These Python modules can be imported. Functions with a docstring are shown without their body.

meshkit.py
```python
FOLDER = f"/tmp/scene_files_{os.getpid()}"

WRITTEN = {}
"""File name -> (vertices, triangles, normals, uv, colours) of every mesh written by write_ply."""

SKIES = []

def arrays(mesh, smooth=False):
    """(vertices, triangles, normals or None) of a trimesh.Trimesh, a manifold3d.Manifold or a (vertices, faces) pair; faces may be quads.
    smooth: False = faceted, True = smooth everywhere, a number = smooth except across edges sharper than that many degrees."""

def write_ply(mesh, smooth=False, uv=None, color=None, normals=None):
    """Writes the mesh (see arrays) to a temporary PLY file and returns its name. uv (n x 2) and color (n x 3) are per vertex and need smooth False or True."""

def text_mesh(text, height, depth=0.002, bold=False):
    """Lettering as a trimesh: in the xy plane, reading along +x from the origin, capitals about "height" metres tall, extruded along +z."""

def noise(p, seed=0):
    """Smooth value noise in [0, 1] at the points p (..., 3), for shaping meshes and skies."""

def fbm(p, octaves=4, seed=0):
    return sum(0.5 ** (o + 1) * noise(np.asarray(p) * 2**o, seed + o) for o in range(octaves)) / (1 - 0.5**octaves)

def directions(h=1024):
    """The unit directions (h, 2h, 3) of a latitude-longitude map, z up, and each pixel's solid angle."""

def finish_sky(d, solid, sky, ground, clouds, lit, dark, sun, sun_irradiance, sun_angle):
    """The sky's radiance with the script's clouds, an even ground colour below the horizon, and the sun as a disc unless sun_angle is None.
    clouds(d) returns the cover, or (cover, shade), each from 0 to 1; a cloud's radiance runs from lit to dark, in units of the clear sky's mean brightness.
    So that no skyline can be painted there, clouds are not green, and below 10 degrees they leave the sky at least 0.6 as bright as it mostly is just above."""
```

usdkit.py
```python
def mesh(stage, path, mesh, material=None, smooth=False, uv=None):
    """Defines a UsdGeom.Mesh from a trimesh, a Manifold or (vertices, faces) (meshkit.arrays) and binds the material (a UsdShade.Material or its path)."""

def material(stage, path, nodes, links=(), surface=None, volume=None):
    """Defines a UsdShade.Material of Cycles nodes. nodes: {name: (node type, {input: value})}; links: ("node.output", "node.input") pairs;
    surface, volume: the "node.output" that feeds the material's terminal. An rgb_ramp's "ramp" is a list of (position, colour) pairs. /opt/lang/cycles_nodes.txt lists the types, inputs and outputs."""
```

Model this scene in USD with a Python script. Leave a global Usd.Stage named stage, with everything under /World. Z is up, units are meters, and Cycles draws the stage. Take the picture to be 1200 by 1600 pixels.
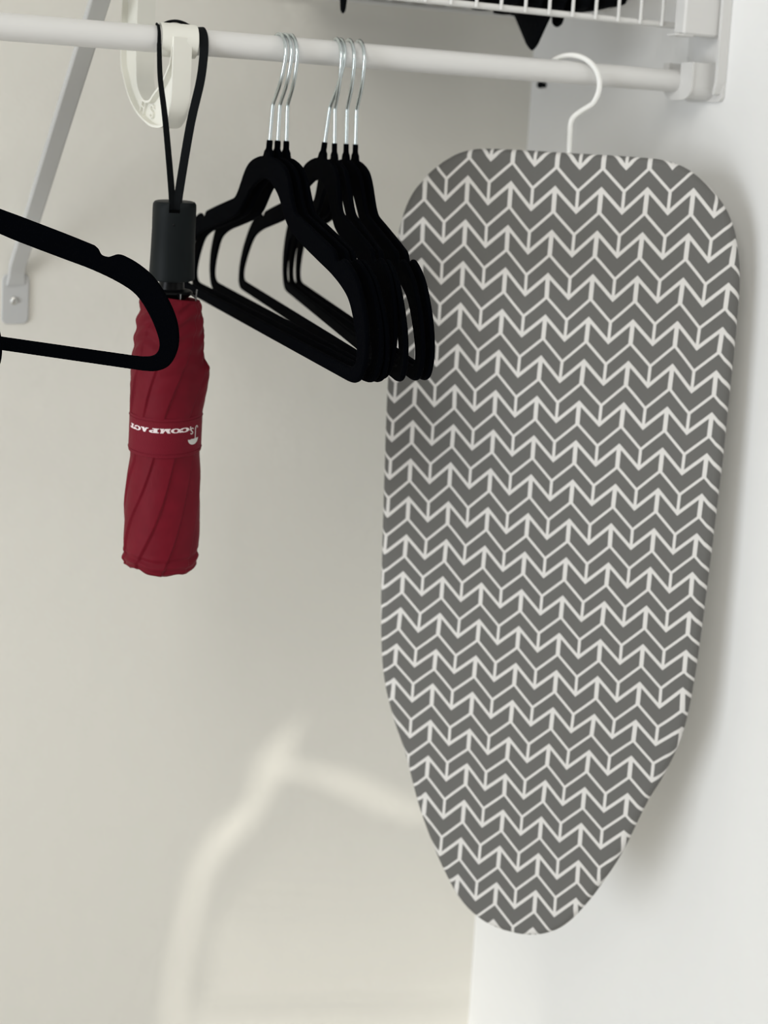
import math, random
import numpy as np, trimesh, usdkit, meshkit
from shapely.geometry import Polygon, LineString, box as sbox
from shapely.ops import unary_union
from shapely import affinity
from pxr import Usd, UsdGeom, UsdLux, UsdShade, Gf, Sdf

random.seed(4)
rng = np.random.default_rng(4)
stage = Usd.Stage.CreateInMemory()
UsdGeom.SetStageUpAxis(stage, UsdGeom.Tokens.z)
UsdGeom.SetStageMetersPerUnit(stage, 1.0)
UsdGeom.Xform.Define(stage, '/World')
H = 1.70                      # height of the closet rod above the floor; x runs along the rod, y into the closet
XW, YW = 0.605, 0.325         # inner faces of the right wall and of the back wall
RR = 0.0105                   # radius of the rod

# ------------------------------------------------------------------ camera
YAW, PITCH, ROLL, FPX, CYPX = 0.400958, 0.089212, 0.056755, 1829.58, 358.04
fw = np.array([math.sin(YAW) * math.cos(PITCH), math.cos(YAW) * math.cos(PITCH), -math.sin(PITCH)])
r0 = np.array([math.cos(YAW), -math.sin(YAW), 0.0])
u0 = np.cross(r0, fw)
CR = math.cos(ROLL) * r0 + math.sin(ROLL) * u0
CU = -math.sin(ROLL) * r0 + math.cos(ROLL) * u0
CAM = np.array([-0.107317, -0.924294, -0.056239 + H])
cam = UsdGeom.Camera.Define(stage, '/World/camera')
m = np.eye(4); m[0, :3], m[1, :3], m[2, :3], m[3, :3] = CR, CU, -fw, CAM
cam.AddTransformOp().Set(Gf.Matrix4d(*m.ravel().tolist()))
FL = 35.0
HA = 1200 / FPX * FL
cam.CreateFocalLengthAttr(FL)
cam.CreateHorizontalApertureAttr(HA)
cam.CreateVerticalApertureAttr(HA * 4 / 3)
cam.CreateVerticalApertureOffsetAttr(-(800 - CYPX) / 1200 * HA)
cam.CreateFStopAttr(5.2)
cam.CreateFocusDistanceAttr(0.82)
cam.CreateClippingRangeAttr(Gf.Vec2f(0.02, 100))
cam.CreateExposureAttr(0.12)

# ------------------------------------------------------------------ light: even daylight, an unseen window and ceiling lamp, an added slotted lantern
dome = UsdLux.DomeLight.Define(stage, '/World/daylight')
dome.CreateIntensityAttr(0.13); dome.CreateColorAttr(Gf.Vec3f(1.0, 0.975, 0.915))


def rect(name, at, target, w, h, power, col):
    l = UsdLux.RectLight.Define(stage, '/World/' + name)
    l.CreateWidthAttr(w); l.CreateHeightAttr(h); l.CreateIntensityAttr(power); l.CreateColorAttr(Gf.Vec3f(*col))
    a, t = np.array(at, float), np.array(target, float)
    z = (a - t) / np.linalg.norm(a - t); x = np.cross([0, 0, 1.0], z); x /= np.linalg.norm(x); y = np.cross(z, x)
    q = np.eye(4); q[0, :3], q[1, :3], q[2, :3], q[3, :3] = x, y, z, a
    l.AddTransformOp().Set(Gf.Matrix4d(*q.ravel().tolist()))


rect('unseen_window_light', (-3.2, -1.15, 1.20), (0.5, 0.0, 1.2), 1.6, 2.1, 5.7, (0.945, 1.0, 1.06))  # out of view at the left, placed to light the side wall
rect('unseen_ceiling_light', (-0.75, -1.30, 2.52), (0.25, 0.2, 1.3), 0.75, 0.75, 5.2, (1.0, 0.975, 0.91))  # out of view overhead, placed so the shelf load shades the upper back wall
LAMP = np.array([-1.25, -1.45, H - 0.93])
lamp = UsdLux.SphereLight.Define(stage, '/World/added_lantern_light')  # added lamp inside the slotted box, throws bands and glow on the back wall
lamp.CreateRadiusAttr(0.0022); lamp.CreateIntensityAttr(420000.0); lamp.CreateColorAttr(Gf.Vec3f(1.0, 0.97, 0.88))
lamp.AddTranslateOp().Set(Gf.Vec3d(*LAMP.tolist()))

# ------------------------------------------------------------------ materials
LOOKS = '/World/Looks'
UsdGeom.Scope.Define(stage, LOOKS)


def srgb(*c):
    c = np.array(c, float) / 255
    return tuple(np.where(c <= 0.04045, c / 12.92, ((c + 0.055) / 1.055) ** 2.4).tolist())


def plain(name, col, rough=0.5, metal=0.0, bump=None, **kw):
    nodes = {'p': ('principled_bsdf', dict(base_color=col, roughness=rough, metallic=metal, **kw))}
    links = []
    if bump:
        scale, dist = bump
        nodes |= {'g': ('geometry', {}), 'n': ('noise_texture', {'scale': scale, 'detail': 3.0}), 'b': ('bump', {'strength': 1.0, 'distance': dist})}
        links = [('g.position', 'n.vector'), ('n.fac', 'b.height'), ('b.normal', 'p.normal')]
    return usdkit.material(stage, f'{LOOKS}/{name}', nodes, links, surface='p.BSDF')


M = {}
M['wall'] = plain('wall_paint', (0.79, 0.770, 0.708), 0.65, bump=(60.0, 0.0006))
M['wall_right'] = plain('lit_wall_paint', (0.82, 0.82, 0.81), 0.65, bump=(60.0, 0.0006))  # the wall paint made paler and cooler to carry this wall's stronger light
M['ceiling'] = plain('ceiling_paint', (0.8, 0.8, 0.79), 0.8)
M['floor'] = plain('floor_carpet', (0.50, 0.46, 0.39), 0.9, bump=(180.0, 0.003))
M['rod'] = plain('white_enamel', (0.70, 0.695, 0.68), 0.35)
M['wire'] = plain('white_vinyl', (0.70, 0.695, 0.675), 0.4)
M['plastic'] = plain('white_plastic', (0.67, 0.665, 0.65), 0.4)
M['cream'] = plain('cream_plastic', (0.79, 0.785, 0.72), 0.38)
M['brace'] = plain('brace_enamel', (0.54, 0.545, 0.54), 0.45)
M['screw'] = plain('screw_steel', (0.62, 0.62, 0.6), 0.35, 0.9)
M['velvet'] = plain('black_velvet', (0.0005, 0.0008, 0.0016), 0.9, bump=(900.0, 0.0004), specular_ior_level=0.02)
M['zinc'] = plain('zinc_wire', (0.62, 0.68, 0.69), 0.22, 1.0)
M['strap'] = plain('black_webbing', (0.004, 0.005, 0.006), 0.8, bump=(1500.0, 0.0003), specular_ior_level=0.1)
M['handle'] = plain('black_rubber', (0.0042, 0.0068, 0.0078), 0.5, specular_ior_level=0.16)
M['black_plastic'] = plain('satin_black', (0.003, 0.0035, 0.004), 0.3, specular_ior_level=0.15)
M['chrome'] = plain('chrome', (0.75, 0.75, 0.75), 0.2, 1.0)
M['black_cloth'] = plain('black_cloth', (0.002, 0.0025, 0.0035), 0.9, specular_ior_level=0.08, bump=(300.0, 0.001))
M['print_white'] = plain('print_white', (0.80, 0.70, 0.71), 0.6)
M['print_silver'] = plain('print_silver', (0.60, 0.60, 0.57), 0.45)
M['hook_white'] = plain('white_hook', (0.82, 0.82, 0.79), 0.3)
M['board_back'] = plain('board_metal', (0.55, 0.55, 0.54), 0.5)
M['lantern'] = plain('added_lantern_black', (0.01, 0.01, 0.01), 0.9)
M['red'] = usdkit.material(stage, LOOKS + '/red_nylon', {
    'g': ('geometry', {}), 'n': ('noise_texture', {'scale': 70.0, 'detail': 3.0}), 'n2': ('noise_texture', {'scale': 1600.0, 'detail': 1.0}),
    'r': ('rgb_ramp', {'ramp': [(0.3, srgb(101, 15, 30)), (0.7, srgb(109, 17, 33))]}),
    'b': ('bump', {'strength': 0.6, 'distance': 0.0012}), 'b2': ('bump', {'strength': 0.3, 'distance': 0.0002}),
    'p': ('principled_bsdf', {'roughness': 0.6, 'specular_ior_level': 0.12})},
    [('g.position', 'n.vector'), ('g.position', 'n2.vector'), ('n.fac', 'r.fac'), ('r.color', 'p.base_color'), ('n.fac', 'b.height'), ('n2.fac', 'b2.height'), ('b.normal', 'b2.normal'), ('b2.normal', 'p.normal')], surface='p.BSDF')
M['red_band'] = plain('red_band', srgb(110, 20, 36), 0.6, bump=(1500.0, 0.0003), specular_ior_level=0.12)

# printed chevron-and-arrow cotton of the ironing-board cover, in the cover's own fabric coordinates (st)
TA, DROP, GAP = 0.055, 0.52, 0.53


def math_node(kind, a=None, b=None, c=None):
    d = {'math_type': kind}
    for k, v in (('value1', a), ('value2', b), ('value3', c)):
        if v is not None:
            d[k] = v
    return ('math', d)


nodes = {'uv': ('attribute', {'attribute': 'st'}), 'xyz': ('separate_xyz', {}),
         'tri': math_node('pingpong', None, 0.5),              # 0 at a peak, 0.5 at a valley
         'dt': math_node('multiply', None, 2 * DROP), 'y': math_node('subtract'), 'y2': math_node('subtract', None, TA), 'v': math_node('fraction'),
         'da': math_node('pingpong', None, 0.5), 'la': math_node('less_than', None, 0.056),
         'vb': math_node('subtract', None, GAP), 'db': math_node('pingpong', None, 0.5), 'lb': math_node('less_than', None, 0.046),
         'between': math_node('less_than', None, GAP), 'outside': math_node('greater_than', None, GAP),
         'stem': math_node('less_than', None, 0.050), 'valley': math_node('greater_than', None, 0.5 - 0.035),
         's1': math_node('multiply'), 's2': math_node('multiply'), 'm1': math_node('maximum'), 'm2': math_node('maximum'), 'm3': math_node('maximum'),
         'weave': ('noise_texture', {'scale': 60.0, 'detail': 2.0}),
         'grey': ('rgb_ramp', {'ramp': [(0.3, (0.136, 0.134, 0.127)), (0.7, (0.160, 0.158, 0.151))]}),
         'mix': ('mix_color', {'b': (0.74, 0.725, 0.70)}),
         'wn': ('noise_texture', {'scale': 90.0, 'detail': 2.0}), 'b': ('bump', {'strength': 0.35, 'distance': 0.0008}),
         'p': ('principled_bsdf', {'roughness': 0.8, 'specular_ior_level': 0.25})}
links = [('uv.vector', 'xyz.vector'), ('xyz.x', 'tri.value1'), ('tri.value', 'dt.value1'), ('xyz.y', 'y.value1'), ('dt.value', 'y.value2'), ('y.value', 'y2.value1'), ('y2.value', 'v.value1'),
         ('y2.value', 'da.value1'), ('da.value', 'la.value1'), ('y2.value', 'vb.value1'), ('vb.value', 'db.value1'), ('db.value', 'lb.value1'),
         ('v.value', 'between.value1'), ('v.value', 'outside.value1'), ('tri.value', 'stem.value1'), ('tri.value', 'valley.value1'),
         ('between.value', 's1.value1'), ('stem.value', 's1.value2'), ('outside.value', 's2.value1'), ('valley.value', 's2.value2'),
         ('la.value', 'm1.value1'), ('lb.value', 'm1.value2'), ('s1.value', 'm2.value1'), ('s2.value', 'm2.value2'), ('m1.value', 'm3.value1'), ('m2.value', 'm3.value2'),
         ('uv.vector', 'weave.vector'), ('weave.fac', 'grey.fac'), ('grey.color', 'mix.a'), ('m3.value', 'mix.fac'), ('mix.result', 'p.base_color'),
         ('uv.vector', 'wn.vector'), ('wn.fac', 'b.height'), ('b.normal', 'p.normal')]
M['cover'] = usdkit.material(stage, LOOKS + '/chevron_cotton', nodes, links, surface='p.BSDF')

# ------------------------------------------------------------------ scene helpers
taken = {}


def numbered(path):
    n = taken.get(path, 0); taken[path] = n + 1
    return path if n == 0 else f'{path}_{n:03d}'


def props(prim, label=None, cat=None, group=None, kind=None):
    for k, v in (('label', label), ('category', cat), ('group', group), ('kind', kind)):
        if v:
            prim.SetCustomDataByKey(k, v)


def thing(name, label, cat, at=(0, 0, 0), rot=None, group=None, kind=None):
    """An Xform; 'at' is given from the rod's axis (z = 0 at the rod)."""
    x = UsdGeom.Xform.Define(stage, numbered('/World/' + name))
    q = np.eye(4)
    if rot is not None:
        q[:3, :3] = rot
    q[3, :3] = np.array(at, float) + [0, 0, H]
    x.AddTransformOp().Set(Gf.Matrix4d(*q.ravel().tolist()))
    props(x.GetPrim(), label, cat, group, kind)
    return x.GetPrim()


def part(name, mesh, mat, parent, smooth=35, label=None, kind=None, uv=None, shift=None):
    if shift is not None:
        mesh = mesh.copy(); mesh.apply_translation(-np.array(shift, float))
    p = usdkit.mesh(stage, numbered(f'{parent.GetPath()}/{name}'), mesh, M[mat], smooth=smooth, uv=uv).GetPrim()
    props(p, label, kind=kind)
    return p


def T(v, f):
    return trimesh.Trimesh(np.asarray(v, float), np.asarray(f), process=False)


def cat(*ms):
    return trimesh.util.concatenate([x for x in ms if x is not None])


def box(x0, x1, y0, y1, z0, z1, bevel=0.0):
    """A box with chamfered edges."""
    if bevel <= 0:
        b = trimesh.creation.box((x1 - x0, y1 - y0, z1 - z0))
        b.apply_translation(((x0 + x1) / 2, (y0 + y1) / 2, (z0 + z1) / 2)); return b
    pts = []
    for sx in (0, 1):
        for sy in (0, 1):
            for sz in (0, 1):
                for k in range(3):
                    d = [bevel * .3] * 3; d[k] = 0
                    q = [bevel, bevel, bevel]; q[k] = 0
                    pts.append([(x0 + q[0]) if sx == 0 else (x1 - q[0]), (y0 + q[1]) if sy == 0 else (y1 - q[1]), (z0 + q[2]) if sz == 0 else (z1 - q[2])])
    return trimesh.Trimesh(pts).convex_hull


def crom(pts, n=6, closed=False):
    """A Catmull-Rom curve through the points, n steps per span."""
    P = np.asarray(pts, float); out = []
    N = len(P)
    for i in range(N if closed else N - 1):
        a, b, c, d = (P[(i + k) % N] if closed else P[min(max(i + k, 0), N - 1)] for k in (-1, 0, 1, 2))
        for t in np.arange(n) / n:
            out.append(0.5 * (2 * b + (c - a) * t + (2 * a - 5 * b + 4 * c - d) * t * t + (3 * b - 3 * c + d - a) * t ** 3))
    if not closed:
        out.append(P[-1])
    return np.array(out)


def sweep(path, profile, up=None, caps=True, closed=False):
    """A closed 2D profile (in the frame's side, up) carried along a 3D path."""
    P = np.asarray(path, float); n = len(P)
    t = np.gradient(P, axis=0) if not closed else np.roll(P, -1, 0) - np.roll(P, 1, 0)
    t /= np.linalg.norm(t, axis=1, keepdims=True)
    if up is None:
        a = np.array([0, 0, 1.0]) if abs(t[0, 2]) < 0.9 else np.array([1.0, 0, 0])
        s = np.cross(t[0], a); s /= np.linalg.norm(s); side = [s]
        for i in range(1, n):
            s = side[-1] - t[i] * (side[-1] @ t[i]); side.append(s / np.linalg.norm(s))
        side = np.array(side)
    else:
        U = np.broadcast_to(np.asarray(up, float), P.shape)
        side = np.cross(t, U); side /= np.linalg.norm(side, axis=1, keepdims=True)
    ups = np.cross(side, t)
    prof = np.asarray(profile, float); k = len(prof.reshape(-1, prof.shape[-2], 2)[0]) if prof.ndim == 3 else len(prof)
    V = []
    for i in range(n):
        q = prof[i] if prof.ndim == 3 else prof
        V.append(P[i] + q[:, :1] * side[i] + q[:, 1:] * ups[i])
    V = np.vstack(V); F = []
    for i in range(n if closed else n - 1):
        a0, b0 = i * k, ((i + 1) % n) * k
        for j in range(k):
            j2 = (j + 1) % k
            F += [(a0 + j, a0 + j2, b0 + j2), (a0 + j, b0 + j2, b0 + j)]
    if caps and not closed:
        V = np.vstack([V, P[0], P[-1]]); c0, c1 = len(V) - 2, len(V) - 1
        for j in range(k):
            j2 = (j + 1) % k
            F += [(c0, j2, j), (c1, (n - 1) * k + j, (n - 1) * k + j2)]
    m_ = T(V, F)
    m_.fix_normals()
    return m_


def circle(r, n=16):
    a = np.arange(n) / n * 2 * math.pi
    return np.stack([np.cos(a), np.sin(a)], 1) * r


def tube(path, r, n=14):
    return sweep(path, circle(r, n))


def rounded(w, h, r, n=4):
    """A rounded rectangle profile w x h."""
    out = []
    for cx, cy, a0 in ((w / 2 - r, h / 2 - r, 0), (-w / 2 + r, h / 2 - r, 90), (-w / 2 + r, -h / 2 + r, 180), (w / 2 - r, -h / 2 + r, 270)):
        for k in range(n + 1):
            a = math.radians(a0 + 90 * k / n); out.append((cx + r * math.cos(a), cy + r * math.sin(a)))
    return np.array(out)


def lathe(rz, n=40, close=True):
    """Points (radius, z) turned round the z axis."""
    rz = np.asarray(rz, float); k = len(rz); a = np.arange(n) / n * 2 * math.pi
    V = np.stack([rz[None, :, 0] * np.cos(a)[:, None], rz[None, :, 0] * np.sin(a)[:, None], np.broadcast_to(rz[None, :, 1], (n, k))], -1).reshape(-1, 3); F = []
    for i in range(n):
        i2 = (i + 1) % n
        for j in range(k - 1):
            F += [(i * k + j, i2 * k + j, i2 * k + j + 1), (i * k + j, i2 * k + j + 1, i * k + j + 1)]
    m_ = T(V, F); m_.merge_vertices(); m_.update_faces(m_.nondegenerate_faces()); m_.fix_normals()
    return m_


def earcut(pts, ends):
    """Triangles of a flat outline with holes (rings end to end), with the corner numbers kept."""
    pts = pts * 1000
    st_ = [0] + list(ends[:-1])
    poly = Polygon(pts[st_[0]:ends[0]], [pts[a:b] for a, b in zip(st_[1:], ends[1:])])
    v, f = trimesh.creation.triangulate_polygon(poly, engine='earcut')
    from scipy.spatial import cKDTree
    return cKDTree(pts).query(v[:, :2])[1][f]


def bevel_extrude(rings, t, r, steps=3):
    """A plate of thickness t (z from -t/2 to t/2) from closed outlines (first the outer one, then holes), all its edges rounded by r."""
    rings = [np.asarray(q, float) for q in rings]
    norm = []
    for i, q in enumerate(rings):
        area = 0.5 * np.sum(q[:, 0] * np.roll(q[:, 1], -1) - np.roll(q[:, 0], -1) * q[:, 1])
        if (area < 0) == (i == 0):
            q = q[::-1]; rings[i] = q       # outer ccw, holes cw: the material lies left of the path
        e1 = q - np.roll(q, 1, 0); e2 = np.roll(q, -1, 0) - q
        e1 /= np.linalg.norm(e1, axis=1, keepdims=True); e2 /= np.linalg.norm(e2, axis=1, keepdims=True)
        tt = e1 + e2; tt /= np.linalg.norm(tt, axis=1, keepdims=True)
        norm.append(np.stack([tt[:, 1], -tt[:, 0]], 1))
    layers = [(-r + r * math.cos(a), -t / 2 + r - r * math.sin(a)) for a in np.linspace(math.pi / 2, 0, steps + 1)]
    layers += [(o, -z) for o, z in layers[::-1]]
    V, F, base = [], [], 0
    for q, nn in zip(rings, norm):
        k = len(q)
        for o, z in layers:
            V.append(np.column_stack([q + nn * o, np.full(k, z)]))
        for l in range(len(layers) - 1):
            a = base + l * k + np.arange(k); b = base + l * k + (np.arange(k) + 1) % k
            F += list(zip(a, b, b + k)) + list(zip(a, b + k, a + k))
        base += k * len(layers)
    flat = np.vstack([q - nn * r for q, nn in zip(rings, norm)])
    f = earcut(flat, np.cumsum([len(q) for q in rings]))
    n0 = base
    for z, flip in ((-t / 2, True), (t / 2, False)):
        V.append(np.column_stack([flat, np.full(len(flat), z)]))
        A = 0.5 * np.cross(flat[f[:, 1]] - flat[f[:, 0]], flat[f[:, 2]] - flat[f[:, 0]])
        g = np.where((A > 0)[:, None], f, f[:, ::-1])
        F += (g[:, ::-1] if flip else g).__add__(n0).tolist(); n0 += len(flat)
    return T(np.vstack(V), F)


def extrude(poly, t):
    """A shapely polygon extruded along z from 0 to t."""
    poly = affinity.scale(poly, 1000, 1000, origin=(0, 0))
    m_ = cat(*[trimesh.creation.extrude_polygon(g, t * 1000, engine='earcut') for g in getattr(poly, 'geoms', [poly]) if g.area > 1e-4])
    m_.apply_scale(0.001)
    return m_


def place(mesh, origin, ex, ey, ez):
    q = np.eye(4); q[:3, 0], q[:3, 1], q[:3, 2], q[:3, 3] = ex, ey, ez, origin
    mesh = mesh.copy(); mesh.apply_transform(q); return mesh


# ------------------------------------------------------------------ the setting
def struct(name, mesh, mat, label):
    p = usdkit.mesh(stage, numbered('/World/' + name), mesh, M[mat], smooth=False).GetPrim()
    props(p, label, name.split('_')[0], kind='structure'); return p


struct('wall_back', box(-2.6, XW + 0.1, YW, YW + 0.1, 0, 2.55), 'wall', 'plain warm white painted back wall of the closet')
struct('wall_right', box(XW, XW + 0.1, -1.1, YW, 0, 2.55), 'wall_right', 'white side wall that carries the rod end bracket, its stronger light put into the paint')
struct('floor', box(-2.6, XW, -2.6, YW, -0.1, 0), 'floor', 'beige floor below the closet')
struct('ceiling', box(-2.6, XW, -0.45, YW, 2.45, 2.55), 'ceiling', 'unseen white ceiling over the closet, keeping light from above off the walls')  # out of view, holds back daylight from above

# ------------------------------------------------------------------ closet rod
rod = thing('closet_rod', 'long white tubular closet rod running across the top of the picture', 'rod', (0, 0, 0))
part('tube', tube([(-1.1, 0, 0), (-0.5, 0, 0), (0.1, 0, 0), (0.6, 0, 0)], RR, 40), 'rod', rod)

# ------------------------------------------------------------------ wire shelf above the rod
shelf = thing('wire_shelf', 'white vinyl coated wire shelf with turned down front lip at the top right', 'shelf', (0, 0, 0))
ZD, ZL, PITCHW = 0.084, 0.0515, 0.0243
x = 0.3829
for k in range(8, -56, -1):
    wx = x + PITCHW * k
    if wx > 0.585:
        continue
    path = crom([(wx, YW - 0.006, ZD), (wx, 0.15, ZD), (wx, 0.010, ZD)], 3).tolist()
    path += [(wx, 0.0035, ZD - 0.0004), (wx, -0.0005, ZD - 0.003), (wx, -0.0022, ZD - 0.007), (wx, -0.0024, ZD - 0.018), (wx, -0.0024, ZL + 0.004), (wx, -0.0022, ZL - 0.002)]
    part('wire', tube(path, 0.0016, 8), 'wire', shelf)
for nm, yy, zz, rr in (('lip_rail', 0.0016, ZL, 0.0030), ('cross_rail', 0.0030, ZD - 0.0042, 0.0028), ('cross_rail', 0.165, ZD - 0.0042, 0.0028), ('cross_rail', YW - 0.010, ZD - 0.0042, 0.0028)):
    part(nm, tube([(-1.1, yy, zz), (-0.4, yy, zz), (0.2, yy, zz), (0.6000, yy, zz)], rr, 12), 'wire', shelf)

# ------------------------------------------------------------------ bracket on the right wall: shelf end box, plate, rod cup
br = thing('end_bracket', 'white plastic wall bracket holding the right end of rod and shelf', 'bracket', (XW, 0, 0))
S0 = (XW, 0, 0)
yz = lambda poly, x0, x1: place(extrude(poly, x1 - x0), (x0, 0, 0), (0, 1, 0), (0, 0, 1), (1, 0, 0))
plate = sbox(-0.030, -0.012, 0.014, 0.16).buffer(0.006)
part('wall_plate', yz(plate, XW - 0.0035, XW - 0.0003), 'plastic', br, shift=S0)
rim = unary_union([LineString([(-0.0345, 0.16), (-0.0345, 0.0), (-0.032, -0.010)]).buffer(0.0018)])
part('plate_rim', yz(rim, XW - 0.0105, XW - 0.0003), 'plastic', br, shift=S0)
part('shelf_box', box(0.5570, XW - 0.0005, -0.0310, -0.0150, 0.0410, 0.16, 0.0018), 'plastic', br, shift=S0, smooth=20)
part('box_lip', box(0.5500, 0.5700, -0.0290, -0.0150, 0.0396, 0.0416, 0.0006), 'plastic', br, shift=S0, smooth=20)
cup_out = unary_union([Polygon(circle(0.0163, 48)), affinity.translate(Polygon(circle(0.0110, 32)), -0.0145, -0.0053)]).convex_hull
cup_out = unary_union([cup_out, sbox(-0.0255, -0.0053, 0.0163, 0.0170)]).difference(unary_union([Polygon(circle(0.0109, 48)), sbox(-0.0109, 0, 0.0109, 0.03)]))
part('rod_cup', yz(cup_out, 0.5740, XW - 0.0005), 'plastic', br, shift=S0, smooth=40)
part('cup_flange', yz(cup_out.buffer(0.0014).intersection(sbox(-0.05, -0.03, 0.03, 0.0170)), 0.5728, 0.5752), 'plastic', br, shift=S0)
scr = lathe([(0, 0.0), (0.0016, 0.0), (0.0034, -0.0006), (0.0036, -0.0022), (0, -0.0022)], 18)
part('screw', place(scr, (XW - 0.0033, -0.019, 0.0290), (0, 1, 0), (0, 0, 1), (-1, 0, 0)), 'screw', br, shift=S0, label='small screw head in the bracket plate')

# ------------------------------------------------------------------ slanted shelf brace at the left
brace = thing('shelf_brace', 'slanted white metal shelf brace screwed to the back wall at the left', 'brace', (0.0133, YW, -0.28))
SB = (0.0133, YW, -0.28)
foot, top = np.array([0.0135, YW - 0.010, -0.221]), np.array([0.0560, 0.030, 0.0800])
pth = [top + (foot - top) * k for k in np.linspace(0, 1, 8)] + [np.array([0.0134, YW - 0.0042, -0.232]), np.array([0.0133, YW - 0.0032, -0.242])]
upv = np.array([1.0, 0.16, 0])
tt = np.linspace(0, 1, len(pth))
prof = np.stack([rounded(0.0042 + 0.004 * min(1, (1 - q) * 6), 0.0165 if q < .9 else 0.020, 0.0018) for q in tt])
part('bar', sweep(pth, prof, up=upv), 'brace', brace, shift=SB)
fp = sbox(-0.0075, -0.018, 0.0075, 0.022).buffer(0.006)
part('foot_plate', place(bevel_extrude([np.array(fp.exterior.coords)[:-1]], 0.003, 0.0012), (0.0133, YW - 0.0016, -0.259), (1, 0, 0), (0, 0, 1), (0, -1, 0)), 'brace', brace, shift=SB)
part('screw', place(lathe([(0, 0.0012), (0.0012, 0.0012), (0.0020, 0.0022), (0.0040, 0.0012), (0.0046, 0.0), (0, 0)], 18), (0.0123, YW - 0.0031, -0.2585), (1, 0, 0), (0, 0, 1), (0, -1, 0)), 'screw', brace, shift=SB, label='pale screw head in the foot plate')

# ------------------------------------------------------------------ J shaped rod support
jo = np.array([0.0923, -0.014, 0.0]); jd = np.array([-0.193, 0.9812, 0.0]); jn = np.array([0.9812, 0.193, 0.0]); up = np.array([0, 0, 1.0])
SJ = (0.0985, 0, -0.069)
sup = thing('rod_support', 'cream plastic J shaped rod support hook clasping the rod above the umbrella', 'rod support', SJ)
outer = [(0.112, 0.080)] + crom([(0.1112, 0.036), (0.1095, -0.0124), (0.1020, -0.0290), (0.0888, -0.0448), (0.0706, -0.0578), (0.0479, -0.0665), (0.0317, -0.0692), (0.0150, -0.0680), (0.0035, -0.0600), (-0.0012, -0.0480), (-0.0018, -0.0300), (-0.0016, -0.0120), (-0.0014, 0.0020)], 5).tolist()
inner = [(0.0035, 0.0020), (0.0036, -0.0120)] + crom([(0.0060, -0.0190), (0.0198, -0.0329), (0.0344, -0.0416), (0.0440, -0.0474), (0.0540, -0.0475), (0.0624, -0.0429), (0.0701, -0.0340), (0.0731, -0.0182), (0.0741, -0.0077), (0.0745, 0.036)], 5).tolist() + [(0.0745, 0.080)]
J = Polygon(outer + inner).buffer(0)
clear = affinity.scale(Polygon(circle(0.0128, 40)), 1.0, 1.0)            # the rod passes through here
clear = affinity.translate(clear, 0.0143, 0)
J = J.difference(clear)
rimJ = J.difference(J.buffer(-0.0019))
jl = lambda poly, t0, t1: place(extrude(poly, t1 - t0), jo + jn * t0, jd, up, jn)
big = lambda g: max(getattr(g, 'geoms', [g]), key=lambda q: q.area)
part('web', jl(big(J.buffer(-0.0010)), 0.0050, 0.0080), 'cream', sup, shift=SJ)
part('rim', jl(big(rimJ), 0.0, 0.0155), 'cream', sup, shift=SJ, smooth=30)
arc = np.radians(np.linspace(100, 290, 26))                                # saddle: wraps the rod from its top round the front
so = [(0.0133 * math.cos(q), 0.0133 * math.sin(q)) for q in np.radians(np.linspace(80, 282, 30))]
si = [(0.0108 * math.cos(q), 0.0108 * math.sin(q)) for q in np.radians(np.linspace(282, 80, 30))]
part('saddle', yz(Polygon(so + si), 0.0844, 0.1130), 'cream', sup, shift=SJ, smooth=40)
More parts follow.
